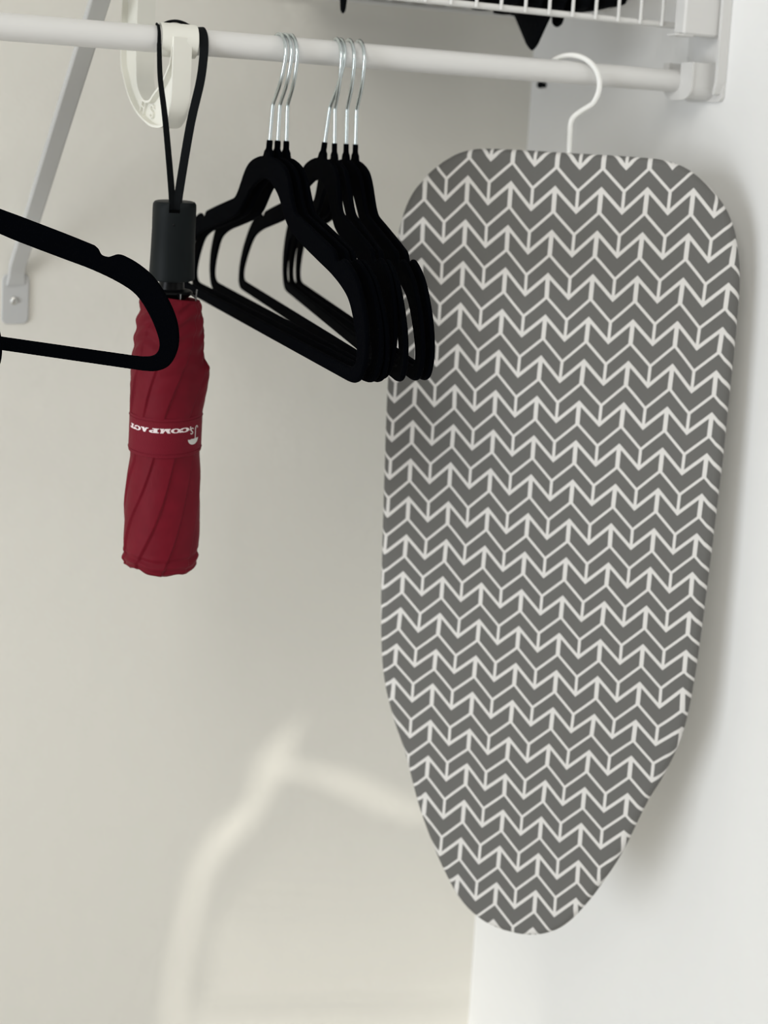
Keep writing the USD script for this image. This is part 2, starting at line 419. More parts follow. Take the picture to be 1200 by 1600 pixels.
for ch, aa, zz, ang in (('H', 0.0705, -0.0560, -24), ('S', 0.0500, -0.0615, -6)):     # raised moulded letters on the side seen from the left
    l = meshkit.text_mesh(ch, 0.0108, 0.0022)
    ca, sa = math.cos(math.radians(ang)), math.sin(math.radians(ang))
    part('letter', place(l, jo + jn * 0.0050 + jd * aa + up * zz, -jd * ca + up * sa, jd * sa + up * ca, -jn), 'cream', sup, shift=SJ, smooth=False, label='raised moulded letter ' + ch)

# ------------------------------------------------------------------ velvet hangers
half = [(0.0, -0.0004), (0.0036, -0.0002), (0.0040, 0.0015), (0.0040, 0.0058), (0.0052, 0.0068), (0.0078, 0.0085), (0.0088, 0.0110), (0.0098, 0.0128)]
half += crom([(0.0098, 0.0128), (0.0200, 0.0138), (0.0340, 0.0168), (0.0450, 0.0212), (0.0540, 0.0290), (0.0610, 0.0385), (0.0685, 0.0480), (0.0760, 0.0530), (0.0950, 0.0575), (0.1300, 0.0657), (0.1530, 0.0715)], 4)[1:].tolist()
half += crom([(0.1530, 0.0715), (0.1562, 0.0738), (0.1590, 0.0775), (0.1640, 0.0785), (0.1680, 0.0770), (0.1715, 0.0757), (0.1770, 0.0765), (0.1880, 0.0810), (0.2000, 0.0890), (0.2110, 0.1020), (0.2190, 0.1160), (0.2222, 0.1290), (0.2215, 0.1400), (0.2165, 0.1500), (0.2080, 0.1548), (0.1980, 0.1560)], 4)[1:].tolist()
half += [(0.15, 0.1560), (0.10, 0.1560), (0.05, 0.1560), (0.0, 0.1560)]
hole = crom([(0.0, 0.0315), (0.0110, 0.0328), (0.0225, 0.0372), (0.0340, 0.0430), (0.0440, 0.0510), (0.0560, 0.0615), (0.0680, 0.0680), (0.0850, 0.0732), (0.1000, 0.0770), (0.1300, 0.0838), (0.1530, 0.0890), (0.1740, 0.0957), (0.1880, 0.1030), (0.1985, 0.1150), (0.2055, 0.1270), (0.2085, 0.1360), (0.2065, 0.1425), (0.2000, 0.1455), (0.1900, 0.1462)], 4).tolist()
hole += [(0.15, 0.1462), (0.10, 0.1462), (0.05, 0.1462), (0.0, 0.1462)]


def mirror(h):
    h = np.array(h); return np.vstack([h, (h[::-1] * [-1, 1])[1:-1]])


NB = 0.0855                                   # from the top of the rod down to the collar
o2, h2 = mirror(half) * [1, -1], mirror(hole) * [1, -1]
flat_body = bevel_extrude([o2, h2], 0.0034, 0.0014)
# hanger frame: local x = across the hanger (its near end +), local z = up, local y = its thickness; origin on the rod's top
body = place(flat_body, (0, 0, -NB), (1, 0, 0), (0, 0, 1), (0, -1, 0))
col = tube([(0, 0, -NB - 0.010), (0, 0, -NB + 0.0005)], 0.0023, 18)
R1 = 0.0195
hk = [(0, 0, -NB - 0.004), (0, 0, -NB + 0.012), (0, 0, -NB + 0.026)]
hc = np.array([0.0, 0.0, 0.0016 - R1])
hk += [(0.0008, 0, -NB + 0.0305), (0.0035, 0, -NB + 0.0345), (0.0110, 0, -0.0415), (0.0158, 0, -0.0325)]
hk += [hc + R1 * np.array([math.cos(q), 0, math.sin(q)]) for q in np.radians(np.linspace(-22, 170, 24))]
hook = tube(crom(hk, 2), 0.00150, 12)


def hanger_rot(psi, lean, tilt=0.0):
    e = np.array([math.sin(psi), -math.cos(psi), 0]); n = np.array([math.cos(psi), math.sin(psi), 0])
    u2 = up * math.cos(lean) - n * math.sin(lean)
    e2 = e * math.cos(tilt) - u2 * -math.sin(tilt); u3 = np.cross(np.cross(u2, e), e2)
    e2, u3 = e * math.cos(tilt) + u2 * math.sin(tilt), u2 * math.cos(tilt) - e * math.sin(tilt)
    return np.array([e2, np.cross(u3, e2), u3])


BUNCH = 'black velvet hangers on the closet rod'
spots = [  # x on the rod, turn, lean, tilt, y shift, label
    (0.18193, 0.04756, -0.04148, 0, 0, 'black velvet hanger nearest the red umbrella, leftmost of the bunch of three'),
    (0.18641, 0.04744, -0.01322, 0, 0, 'black velvet hanger in the middle of the left bunch of three'),
    (0.19128, 0.01560, 0.01700, 0, 0, 'black velvet hanger on the right side of the left bunch of three'),
    (0.23555, -0.04380, -0.10000, 0, 0.0017, 'black velvet hanger leaning left, leftmost neck of the right bunch of four'),
    (0.23110, -0.12600, 0.03800, 0, -0.0017, 'black velvet hanger leaning right, its wire crossing its left neighbour, right bunch'),
    (0.24298, -0.11264, 0.02973, 0, 0, 'black velvet hanger third from the left in the right bunch of four'),
    (0.25207, -0.11374, 0.02200, 0, 0, 'black velvet hanger nearest the patterned board, rightmost of all the hangers'),
    (-0.09331, 1.00290, -0.02580, 0.04748, 0, 'large near black velvet hanger cut by the left edge, its end before the umbrella'),
    (-0.2049, 1.00290, -0.02580, 0.085, 0, 'black velvet hanger of which only a rounded tip shows at the left edge'),
]
first = None
for k, (hx, ps, ln, ti, y0, label) in enumerate(spots):
    at, rot = (hx, y0, RR), hanger_rot(ps, ln, -ti)
    if k > 6:                                                               # these two stand askew, their hooks swivelled square to the rod
        h_ = thing('velvet_hanger', label, 'hanger', at, rot, group=BUNCH)
        part('frame', body, 'velvet', h_, smooth=40)
        part('collar', col, 'velvet', h_)
        part('hook', place(hook, (0, 0, 0.0014), (math.cos(ps), -math.sin(ps), 0), (math.sin(ps), math.cos(ps), 0), (0, 0, 1)), 'zinc', h_, label='bluish zinc plated wire hook')
    elif first is None:
        first = thing('velvet_hanger', label, 'hanger', at, rot, group=BUNCH)
        part('frame', body, 'velvet', first, smooth=40)
        part('collar', col, 'velvet', first)
        part('hook', hook, 'zinc', first, label='bluish zinc plated wire hook')
    else:
        path = numbered('/World/velvet_hanger')
        q = UsdGeom.Xform.Define(stage, path)
        q.GetPrim().GetReferences().AddInternalReference(first.GetPath())
        q.GetPrim().SetInstanceable(True)
        mt = np.eye(4); mt[:3, :3] = rot; mt[3, :3] = np.array(at) + [0, 0, H]
        q.GetPrim().GetAttribute('xformOp:transform').Set(Gf.Matrix4d(*mt.ravel().tolist()))
        props(q.GetPrim(), label, 'hanger', BUNCH)

# ------------------------------------------------------------------ folded red umbrella
UX, UY = 0.1020, 0.0
SU = (UX, UY, -0.4265)
umb = thing('folded_umbrella', 'folded dark red compact umbrella hanging from the rod by a black strap', 'umbrella', SU)
NT, NZ = 432, 190
zt, zb = -0.2035, -0.4235


def radius_at(t):
    return np.interp(t, [0, .04, .12, .22, .32, .42, .47, .60, .66, .78, .9, .955, .98, 1.0], np.array([.0228, .0243, .0270, .0283, .0296, .0290, .0279, .0277, .0289, .0303, .0301, .0293, .0300, .0285]))


th = np.arange(NT) / NT * 2 * math.pi
rows = []
FACE = math.radians(-102.7)
for i in range(NZ):
    t = i / (NZ - 1)
    z = zt + (zb - zt) * t
    r = np.full(NT, radius_at(t))
    ph = (th + math.radians(20)) * 9 / (2 * math.pi) + (z - zb) * -0.33 / 0.0208 + 0.10 * np.sin(th * 2 + 1.0 + z * 30)
    fr = ph - np.floor(ph)
    saw = np.where(fr < 0.93, fr / 0.93, 1 - (fr - 0.93) / 0.07)          # each pleat overlaps the next one
    band = 1.0 - 0.75 * math.exp(-((t - 0.498) / 0.085) ** 4)
    lower = np.clip((t - 0.04) / 0.3, 0.25, 1)
    r += (saw - 0.5) * 0.0017 * band * lower
    ruff = math.exp(-(t / 0.22) ** 2)                                       # gathered ripples under the handle
    r += ruff * 0.0012 * np.sin(t * 110 + th * 3.0 + 2.2 * np.sin(th * 2 + 1) + 1.4 * np.sin(th * 5 + t * 9)) * np.clip(t / .02, 0, 1)
    r += 0.0007 * (meshkit.fbm(np.stack([np.cos(th) * 2.2 + 5, np.sin(th) * 2.2 + 5, np.full(NT, z * 45 + 40)], -1), 3, 7) - 0.5)
    d = np.angle(np.exp(1j * (th - math.radians(-22))))                    # one loose corner of cloth at the right
    zz_ = (z + 0.2600) * 1000
    r += np.exp(-(d / math.radians(19)) ** 2) * (0.0054 * max(0, 1 - zz_ / 7) if zz_ >= 0 else 0.0054 * max(0, 1 + zz_ / 34)) * (1 if -34 < zz_ < 7 else 0)
    if t > 0.93:                                                            # folded layers of the hem
        r += 0.0007 * np.sin((t - 0.93) * 190 + 0.7 * np.sin(th + 1)) * np.clip((t - 0.93) / .02, 0, 1)
    zz = z + 0.0018 * (np.sin(th * 2 + 0.6) + 0.5 * np.sin(th * 5 + 2)) * (1 if t > 0.97 else t) ** 8 + 0.0032 * np.sin(th - FACE + 2.6) * (1 - t) ** 10
    rows.append(np.stack([UX + r * np.cos(th), UY + r * np.sin(th), np.broadcast_to(zz, NT)], -1))
for k, (s, dz) in enumerate(((0.90, -0.0022), (0.70, -0.0030), (0.35, -0.0022), (0.02, -0.0012))):       # gathered end
    base = rows[NZ - 1]
    q = base.copy(); q[:, 0] = UX + (base[:, 0] - UX) * s; q[:, 1] = UY + (base[:, 1] - UY) * s
    q[:, 2] = base[:, 2] + dz + 0.0005 * np.sin(th * 9 + k); rows.append(q)
inside = []
for s, dz in ((0.93, -0.0015), (0.90, -0.010), (0.45, -0.016)):             # the open top turns inwards
    q = rows[0].copy(); q[:, 0] = UX + (q[:, 0] - UX) * s; q[:, 1] = UY + (q[:, 1] - UY) * s; q[:, 2] += dz; inside.insert(0, q)
rows = inside + rows
V = np.vstack(rows); F = []
ar = np.arange(NT); br_ = (ar + 1) % NT
for i in range(len(rows) - 1):
    a0, b0 = i * NT, (i + 1) * NT
    F.append(np.stack([a0 + ar, b0 + ar, b0 + br_], 1)); F.append(np.stack([a0 + ar, b0 + br_, a0 + br_], 1))
can = T(V, np.vstack(F))
canopy = part('canopy', can, 'red', umb, smooth=True, shift=SU)
# closing band with its hems and its print
RB = 0.0292
bz0, bz1 = -0.3285, -0.2970
bandm = lathe([(RB - 0.0022, bz0), (RB - 0.0002, bz0), (RB, bz0 + 0.0006), (RB, bz1 - 0.0006), (RB - 0.0002, bz1), (RB - 0.0022, bz1)], 96)
bandm.apply_translation((UX, UY, 0))
bandp = part('closing_band', bandm, 'red_band', umb, shift=SU, smooth=50, label='wrapped closing band with white upside down print')
for z in (bz0 + 0.0026, bz1 - 0.0026):
    ring = [(UX + (RB + 0.0001) * math.cos(q), UY + (RB + 0.0001) * math.sin(q), z) for q in np.arange(96) / 96 * 2 * math.pi]
    part('hem_seam', sweep(ring, circle(0.00035, 6), closed=True), 'red_band', bandp, shift=SU)
W_ = 1.75


def stroke(*segs, w=0.17):
    return [LineString(s).buffer(w / 2, cap_style='flat', join_style='mitre') for s in segs]


def serif(x, y, L=0.52, h=0.11):
    return [sbox(x - L / 2, y if y == 0 else 1 - h, x + L / 2, h if y == 0 else 1)]


def ring_(w, gap=None, thick=0.36):
    o = affinity.translate(affinity.scale(Polygon(circle(0.5, 40)), w, 1), w / 2, 0.5)
    i = affinity.translate(affinity.scale(Polygon(circle(0.5, 40)), w - 2 * thick, 0.80), w / 2, 0.5)
    g = o.difference(i)
    return g.difference(gap) if gap is not None else g


def glyph(ch):
    if ch == 'O':
        return ring_(1.5)
    if ch == 'C':
        return unary_union([ring_(1.45, sbox(1.05, 0.33, 1.6, 0.64)), sbox(1.28, 0.62, 1.42, 0.98)])
    if ch == 'M':
        return unary_union(stroke([(0.25, 0), (0.25, 1)], w=0.2) + stroke([(1.45, 0), (1.45, 1)], w=0.38) + stroke([(0.2, 1), (0.8, 0.05)], w=0.34) + stroke([(0.8, 0.05), (1.4, 1)], w=0.16) + serif(0.25, 0) + serif(1.45, 0, 0.7) + serif(0.2, 1, 0.42) + serif(1.5, 1, 0.5)).intersection(sbox(-.2, 0, 2, 1))
    if ch == 'P':
        bowl = affinity.translate(affinity.scale(Polygon(circle(0.5, 30)), 0.85, 0.56), 0.85, 0.72).difference(affinity.translate(affinity.scale(Polygon(circle(0.5, 30)), 0.35, 0.36), 0.80, 0.72))
        return unary_union(stroke([(0.4, 0), (0.4, 1)], w=0.38) + serif(0.4, 0, 0.8) + [sbox(0.02, 0.89, 0.85, 1), sbox(0.4, 0.44, 0.85, 0.55), bowl]).intersection(sbox(-.2, 0, 2, 1))
    if ch == 'A':
        return unary_union(stroke([(0.3, 0), (0.75, 1)], w=0.17) + stroke([(0.75, 1), (1.22, 0)], w=0.38) + stroke([(0.45, 0.3), (1.05, 0.3)], w=0.12) + serif(0.25, 0) + serif(1.22, 0, 0.72)).intersection(sbox(-.2, 0, 2, 1))
    if ch == 'T':
        return unary_union(stroke([(0.65, 0), (0.65, 1)], w=0.38) + serif(0.65, 0, 0.76) + [sbox(0.02, 0.88, 1.28, 1), sbox(0.02, 0.66, 0.13, 1), sbox(1.17, 0.66, 1.28, 1)])
    if ch == 'Y':
        return unary_union(stroke([(0.5, 0), (0.5, 0.5)], w=0.26) + stroke([(0.1, 1), (0.5, 0.45)], w=0.26) + stroke([(0.5, 0.45), (0.9, 1)], w=0.14) + serif(0.5, 0, 0.5))


def on_band(poly, th0, z0, s):
    """Prints a flat shape on the band, turned upside down: its own x runs towards smaller angles and its y downwards."""
    g = extrude(poly.segmentize(0.12), 0.00018 / s)
    g = g.subdivide_to_size(0.3)
    v = np.array(g.vertices) * s
    a = th0 - v[:, 0] / RB
    rr = RB - 0.00006 + v[:, 2]
    g = T(np.stack([UX + rr * np.cos(a), UY + rr * np.sin(a), z0 - v[:, 1]], 1), g.faces)
    g.fix_normals(); return g


px_angle = lambda px: FACE + math.asin(max(-.99, min(.99, (px - 257.0) / 57.0)))
LH, ztop = 0.0034, -0.3048
spans = [('C', 292.5, 278.5), ('O', 279.5, 265), ('M', 264.0, 248.5), ('P', 246.5, 232.0), ('A', 230.5, 219.5), ('C', 219.0, 209.5), ('T', 209.5, 203.5)]
for ch, p0, p1 in spans:
    g = glyph(ch).buffer(0.05).intersection(sbox(-1, -0.04, 3, 1.04))
    a0, a1 = px_angle(p0), px_angle(p1)
    w = (a0 - a1) * RB
    g = affinity.scale(g, w / LH / (g.bounds[2]), 1, origin=(0, 0))
    part('letter', on_band(g, a0, ztop, LH), 'print_white', bandp, smooth=False, shift=SU)
part('letter', on_band(affinity.scale(glyph('Y'), 0.9, 1, origin=(0, 0)), px_angle(297.0), ztop + 0.0002, 0.0030), 'print_white', bandp, smooth=False, shift=SU)
sc = unary_union([LineString(crom([(0.62, 0.86), (0.42, 0.97), (0.20, 0.86), (0.22, 0.66), (0.44, 0.50), (0.62, 0.34), (0.58, 0.12), (0.34, 0.03), (0.10, 0.16)], 5)).buffer(0.085)])
part('letter', on_band(sc, px_angle(300.0), -0.3060, 0.0050), 'print_silver', bandp, smooth=False, shift=SU)
dome_ = Polygon([(0.5 * math.cos(q), 0.55 * math.sin(q)) for q in np.radians(np.linspace(0, 180, 30))]).difference(unary_union([affinity.translate(affinity.scale(Polygon(circle(0.5, 20)), 0.34, 0.10), k, 0) for k in (-.35, 0, .35)]))
part('umbrella_mark', on_band(affinity.scale(dome_, 1.55, 1.15, origin=(0, 0)), px_angle(300.5), -0.3148, 0.0080), 'print_silver', bandp, smooth=False, shift=SU, label='silver umbrella emblem printed upside down')
jm = LineString(crom([(0, 0.0), (0, 0.6), (0, 0.95), (-0.10, 1.12), (-0.26, 1.10), (-0.32, 0.96)], 6)).buffer(0.045)
part('umbrella_mark', on_band(affinity.scale(jm, 1, -1, origin=(0, 0)), px_angle(303.0), -0.3155, 0.0090), 'print_silver', bandp, smooth=False, shift=SU)
# shaft, runner, handle
at_axis = lambda m_: (m_.apply_translation((UX, UY, 0)), m_)[1]
part('shaft', at_axis(lathe([(0, -0.36), (0.0045, -0.36), (0.0045, -0.19), (0, -0.19)], 20)), 'black_plastic', umb, shift=SU)
part('runner', at_axis(lathe([(0, -0.2135), (0.0095, -0.2135), (0.0120, -0.2055), (0.0165, -0.2012), (0.0170, -0.1998), (0.0160, -0.1986), (0.0105, -0.1970), (0.0098, -0.1895), (0, -0.1895)], 40)), 'black_plastic', umb, shift=SU, smooth=30)
for k in range(8):                                                          # rib tips round the rim
    q = FACE + math.radians(-70 + 45 * k)
    c = np.array([UX + 0.0215 * math.cos(q), UY + 0.0215 * math.sin(q), -0.2005])
    part('rib_tip', tube([c + [0, 0, -0.010], c + [0, 0, -0.004], c + [0.0004 * math.cos(q), 0.0004 * math.sin(q), 0.002]], 0.0006, 10), 'chrome', umb, shift=SU)
    c2 = np.array([UX + 0.012 * math.cos(q), UY + 0.012 * math.sin(q), -0.2000])
    part('rib', tube([c2, (c2 + c) / 2 + [0, 0, 0.0004], c + [0, 0, -0.002]], 0.0010, 8), 'black_plastic', umb, shift=SU)
hz0, hz1 = -0.1900, -0.1265
hp = [(0, hz0)] + [(0.0165, hz0), (0.0178, hz0 + 0.0003), (0.01815, hz0 + 0.0012), (0.01805, hz0 + 0.006), (0.0176, hz0 + 0.020), (0.0172, hz0 + 0.040), (0.0173, hz1 - 0.006), (0.0171, hz1 - 0.0026), (0.0160, hz1 - 0.0007), (0.0140, hz1), (0, hz1)]
import manifold3d as mf


def solid(tm):
    tm = tm.copy(); tm.merge_vertices()
    return mf.Manifold(mf.Mesh(np.asarray(tm.vertices, np.float32), np.asarray(tm.faces, np.uint32)))


hm = solid(at_axis(lathe(hp, 72)))
fdir = np.array([math.cos(FACE), math.sin(FACE), 0]); fside = np.array([-fdir[1], fdir[0], 0])
notch = box(-0.0043, 0.0043, -0.004, 0.009, -0.0085, 0.006)                # slot that takes the strap, towards the front of the top
notch = place(notch, np.array([UX, UY, hz1]) + fdir * 0.0115, fside, fdir, up)
dimple = trimesh.creation.icosphere(2, 0.0012); dimple.apply_translation(np.array([UX, UY, hz1 - 0.018]) + fdir * 0.0176)
hm = hm - solid(notch) - solid(dimple)
hh = hm.to_mesh()
handle = part('handle', T(hh.vert_properties[:, :3], hh.tri_verts), 'handle', umb, smooth=35, shift=SU, label='matt black cylindrical grip')
part('button', place(lathe([(0, 0), (0.0010, 0), (0.0010, 0.0009), (0.0004, 0.0012), (0, 0.0012)], 14), np.array([UX, UY, hz1 - 0.018]) + fdir * 0.0162, fside, np.cross(fdir, fside), fdir), 'black_plastic', handle, shift=SU)
# strap: a loop of webbing over the rod, behind the top of the support's saddle
bot = np.array([UX, UY, hz1 - 0.006]) + fdir * 0.0128


def leg(pts):
    return crom(pts, 8)


hug = lambda x, deg, r=0.0116: (x, r * math.cos(math.radians(deg)), r * math.sin(math.radians(deg)))
lp = [bot + fside * -0.0020, bot + fside * -0.0026 + [0, 0, 0.012], (0.0890, -0.0136, -0.0640), (0.0838, -0.0136, -0.0320), (0.0823, -0.0130, -0.0120), hug(0.0820, 190, 0.0121), hug(0.0820, 155), hug(0.0821, 120), hug(0.0828, 88), (0.0836, 0.0046, 0.0112), (0.0868, 0.0068, 0.0116)]
mp = [(0.0925, 0.0066, 0.0146), (0.0985, 0.0066, 0.0157), (0.1045, 0.0066, 0.0146)]
rp = [(0.1110, 0.0068, 0.0116), (0.1148, 0.0046, 0.0112), hug(0.1161, 88), hug(0.1164, 120), hug(0.1168, 155, 0.0120), hug(0.1172, 190, 0.0128), (0.1168, -0.0140, -0.0130), (0.1148, -0.0146, -0.0320), (0.1085, -0.0142, -0.0660), bot + fside * 0.0030 + [0, 0, 0.014], bot + fside * 0.0020]
sp = crom(lp + mp + rp, 7)
# the webbing lies flat against the rod, then hangs flat on; its left leg is seen half edge-on
n_ = len(sp); q_ = np.linspace(0, 1, n_)
nor = []
for i in range(n_):
    f = q_[i]
    d = np.array([0, sp[i][1], sp[i][2]]) if sp[i][2] > -0.004 else fdir
    d = d / np.linalg.norm(d)
    tw = math.radians(np.interp(f, [0, .12, .34, .42, .58, .70, 1.0], [30, 48, 40, 0, 0, 10, 15]))
    tg = sp[min(i + 1, n_ - 1)] - sp[max(i - 1, 0)]; tg /= np.linalg.norm(tg)
    d = d - tg * (d @ tg); d /= np.linalg.norm(d)
    nor.append(d * math.cos(tw) + np.cross(tg, d) * math.sin(tw))
part('strap', sweep(sp, np.stack([rounded(np.interp(k, [0, .12, .25, .4, .6, .75, 1], [.0064, .0054, .0036, .0028, .0046, .0070, .0070]), 0.0012, 0.0005) for k in q_]), up=np.array(nor)), 'strap', umb, shift=SU, label='black woven wrist strap looped over the rod')

# ------------------------------------------------------------------ tabletop ironing board hung against the side wall
bo = np.array([0.456900, -0.008796, -0.074538])
yw, tl, rl = -0.694137, 0.040438, 0.001794
ex = np.array([math.cos(yw), math.sin(yw), 0]); nn = np.array([math.sin(yw), -math.cos(yw), 0])
n2 = nn * math.cos(tl) + up * math.sin(tl); ez2 = up * math.cos(tl) - nn * math.sin(tl)
e1 = ex * math.cos(rl) + ez2 * math.sin(rl); e2 = -ex * math.sin(rl) + ez2 * math.cos(rl)
board = thing('ironing_board', 'tabletop ironing board in grey and white chevron arrow cover hung by its hook', 'ironing board', bo, np.array([e1, -n2, e2]))
# local axes: x across, y away from the viewer (back), z up
prof_ = [(0.0, 0.0020), (0.035, 0.0022), (0.070, 0.0018), (0.088, 0.0002), (0.103, -0.0045), (0.1165, -0.0130), (0.1300, -0.0250), (0.1410, -0.0385), (0.1495, -0.0560), (0.1550, -0.0790), (0.1578, -0.1050), (0.1580, -0.1500), (0.1570, -0.2000), (0.1557, -0.2600), (0.1535, -0.3200), (0.1507, -0.3900), (0.1470, -0.4600), (0.1405, -0.5120), (0.1275, -0.5520), (0.1145, -0.5810), (0.0975, -0.6290), (0.0810, -0.6640), (0.0675, -0.6880), (0.0500, -0.7120), (0.0300, -0.7255), (0.0120, -0.7305), (0.0, -0.7310)]
hb = crom(prof_, 6)
ol = np.vstack([hb, (hb[::-1] * [-1, 1])[1:-1]])
seg = np.linalg.norm(np.roll(ol, -1, 0) - ol, axis=1); cum = np.concatenate([[0], np.cumsum(seg)])
NO = 320
ss = np.arange(NO) / NO * cum[-1]
oc = np.vstack([ol, ol[:1]])
ol = np.stack([np.interp(ss, cum, oc[:, 0]), np.interp(ss, cum, oc[:, 1])], 1)
tg = np.roll(ol, -1, 0) - np.roll(ol, 1, 0); tg /= np.linalg.norm(tg, axis=1, keepdims=True)
on = np.stack([-tg[:, 1], tg[:, 0]], 1)
if np.sum(on * (ol - ol.mean(0))) < 0:
    on = -on
RE, TH = 0.0075, 0.016
inn = ol - on * RE
cen = np.array([0.0, -0.345])
rows, uvs = [], []
for s in np.linspace(0.0, 1.0, 30)[:-1] ** 0.8:
    q = cen + (inn - cen) * max(s, 0.002)
    rows.append(np.column_stack([q[:, 0], np.zeros(NO), q[:, 1]])); uvs.append(q)
for a in np.linspace(0, math.pi / 2, 8):
    q = inn + on * RE * math.sin(a)
    rows.append(np.column_stack([q[:, 0], np.full(NO, RE * (1 - math.cos(a))), q[:, 1]])); uvs.append(inn + on * RE * (0.75 * a))
for y in (TH - 0.003, TH):
    q = ol - on * (0.002 if y == TH else 0)
    rows.append(np.column_stack([q[:, 0], np.full(NO, y), q[:, 1]])); uvs.append(inn + on * (RE * 0.75 * math.pi / 2 + y - RE))
q = cen + (ol - cen) * 0.90
rows.append(np.column_stack([q[:, 0], np.full(NO, TH + 0.0005), q[:, 1]])); uvs.append(q)
V = np.vstack(rows); UVf = np.vstack(uvs); F = []
ar = np.arange(NO); b_ = (ar + 1) % NO
for i in range(len(rows) - 1):
    F += [np.stack([i * NO + ar, i * NO + b_, (i + 1) * NO + b_], 1), np.stack([i * NO + ar, (i + 1) * NO + b_, (i + 1) * NO + ar], 1)]
cov = T(V, np.vstack(F))
if np.mean(np.asarray(cov.face_normals)[:NO * 20, 1]) > 0:
    cov = T(V, np.vstack(F)[:, ::-1])
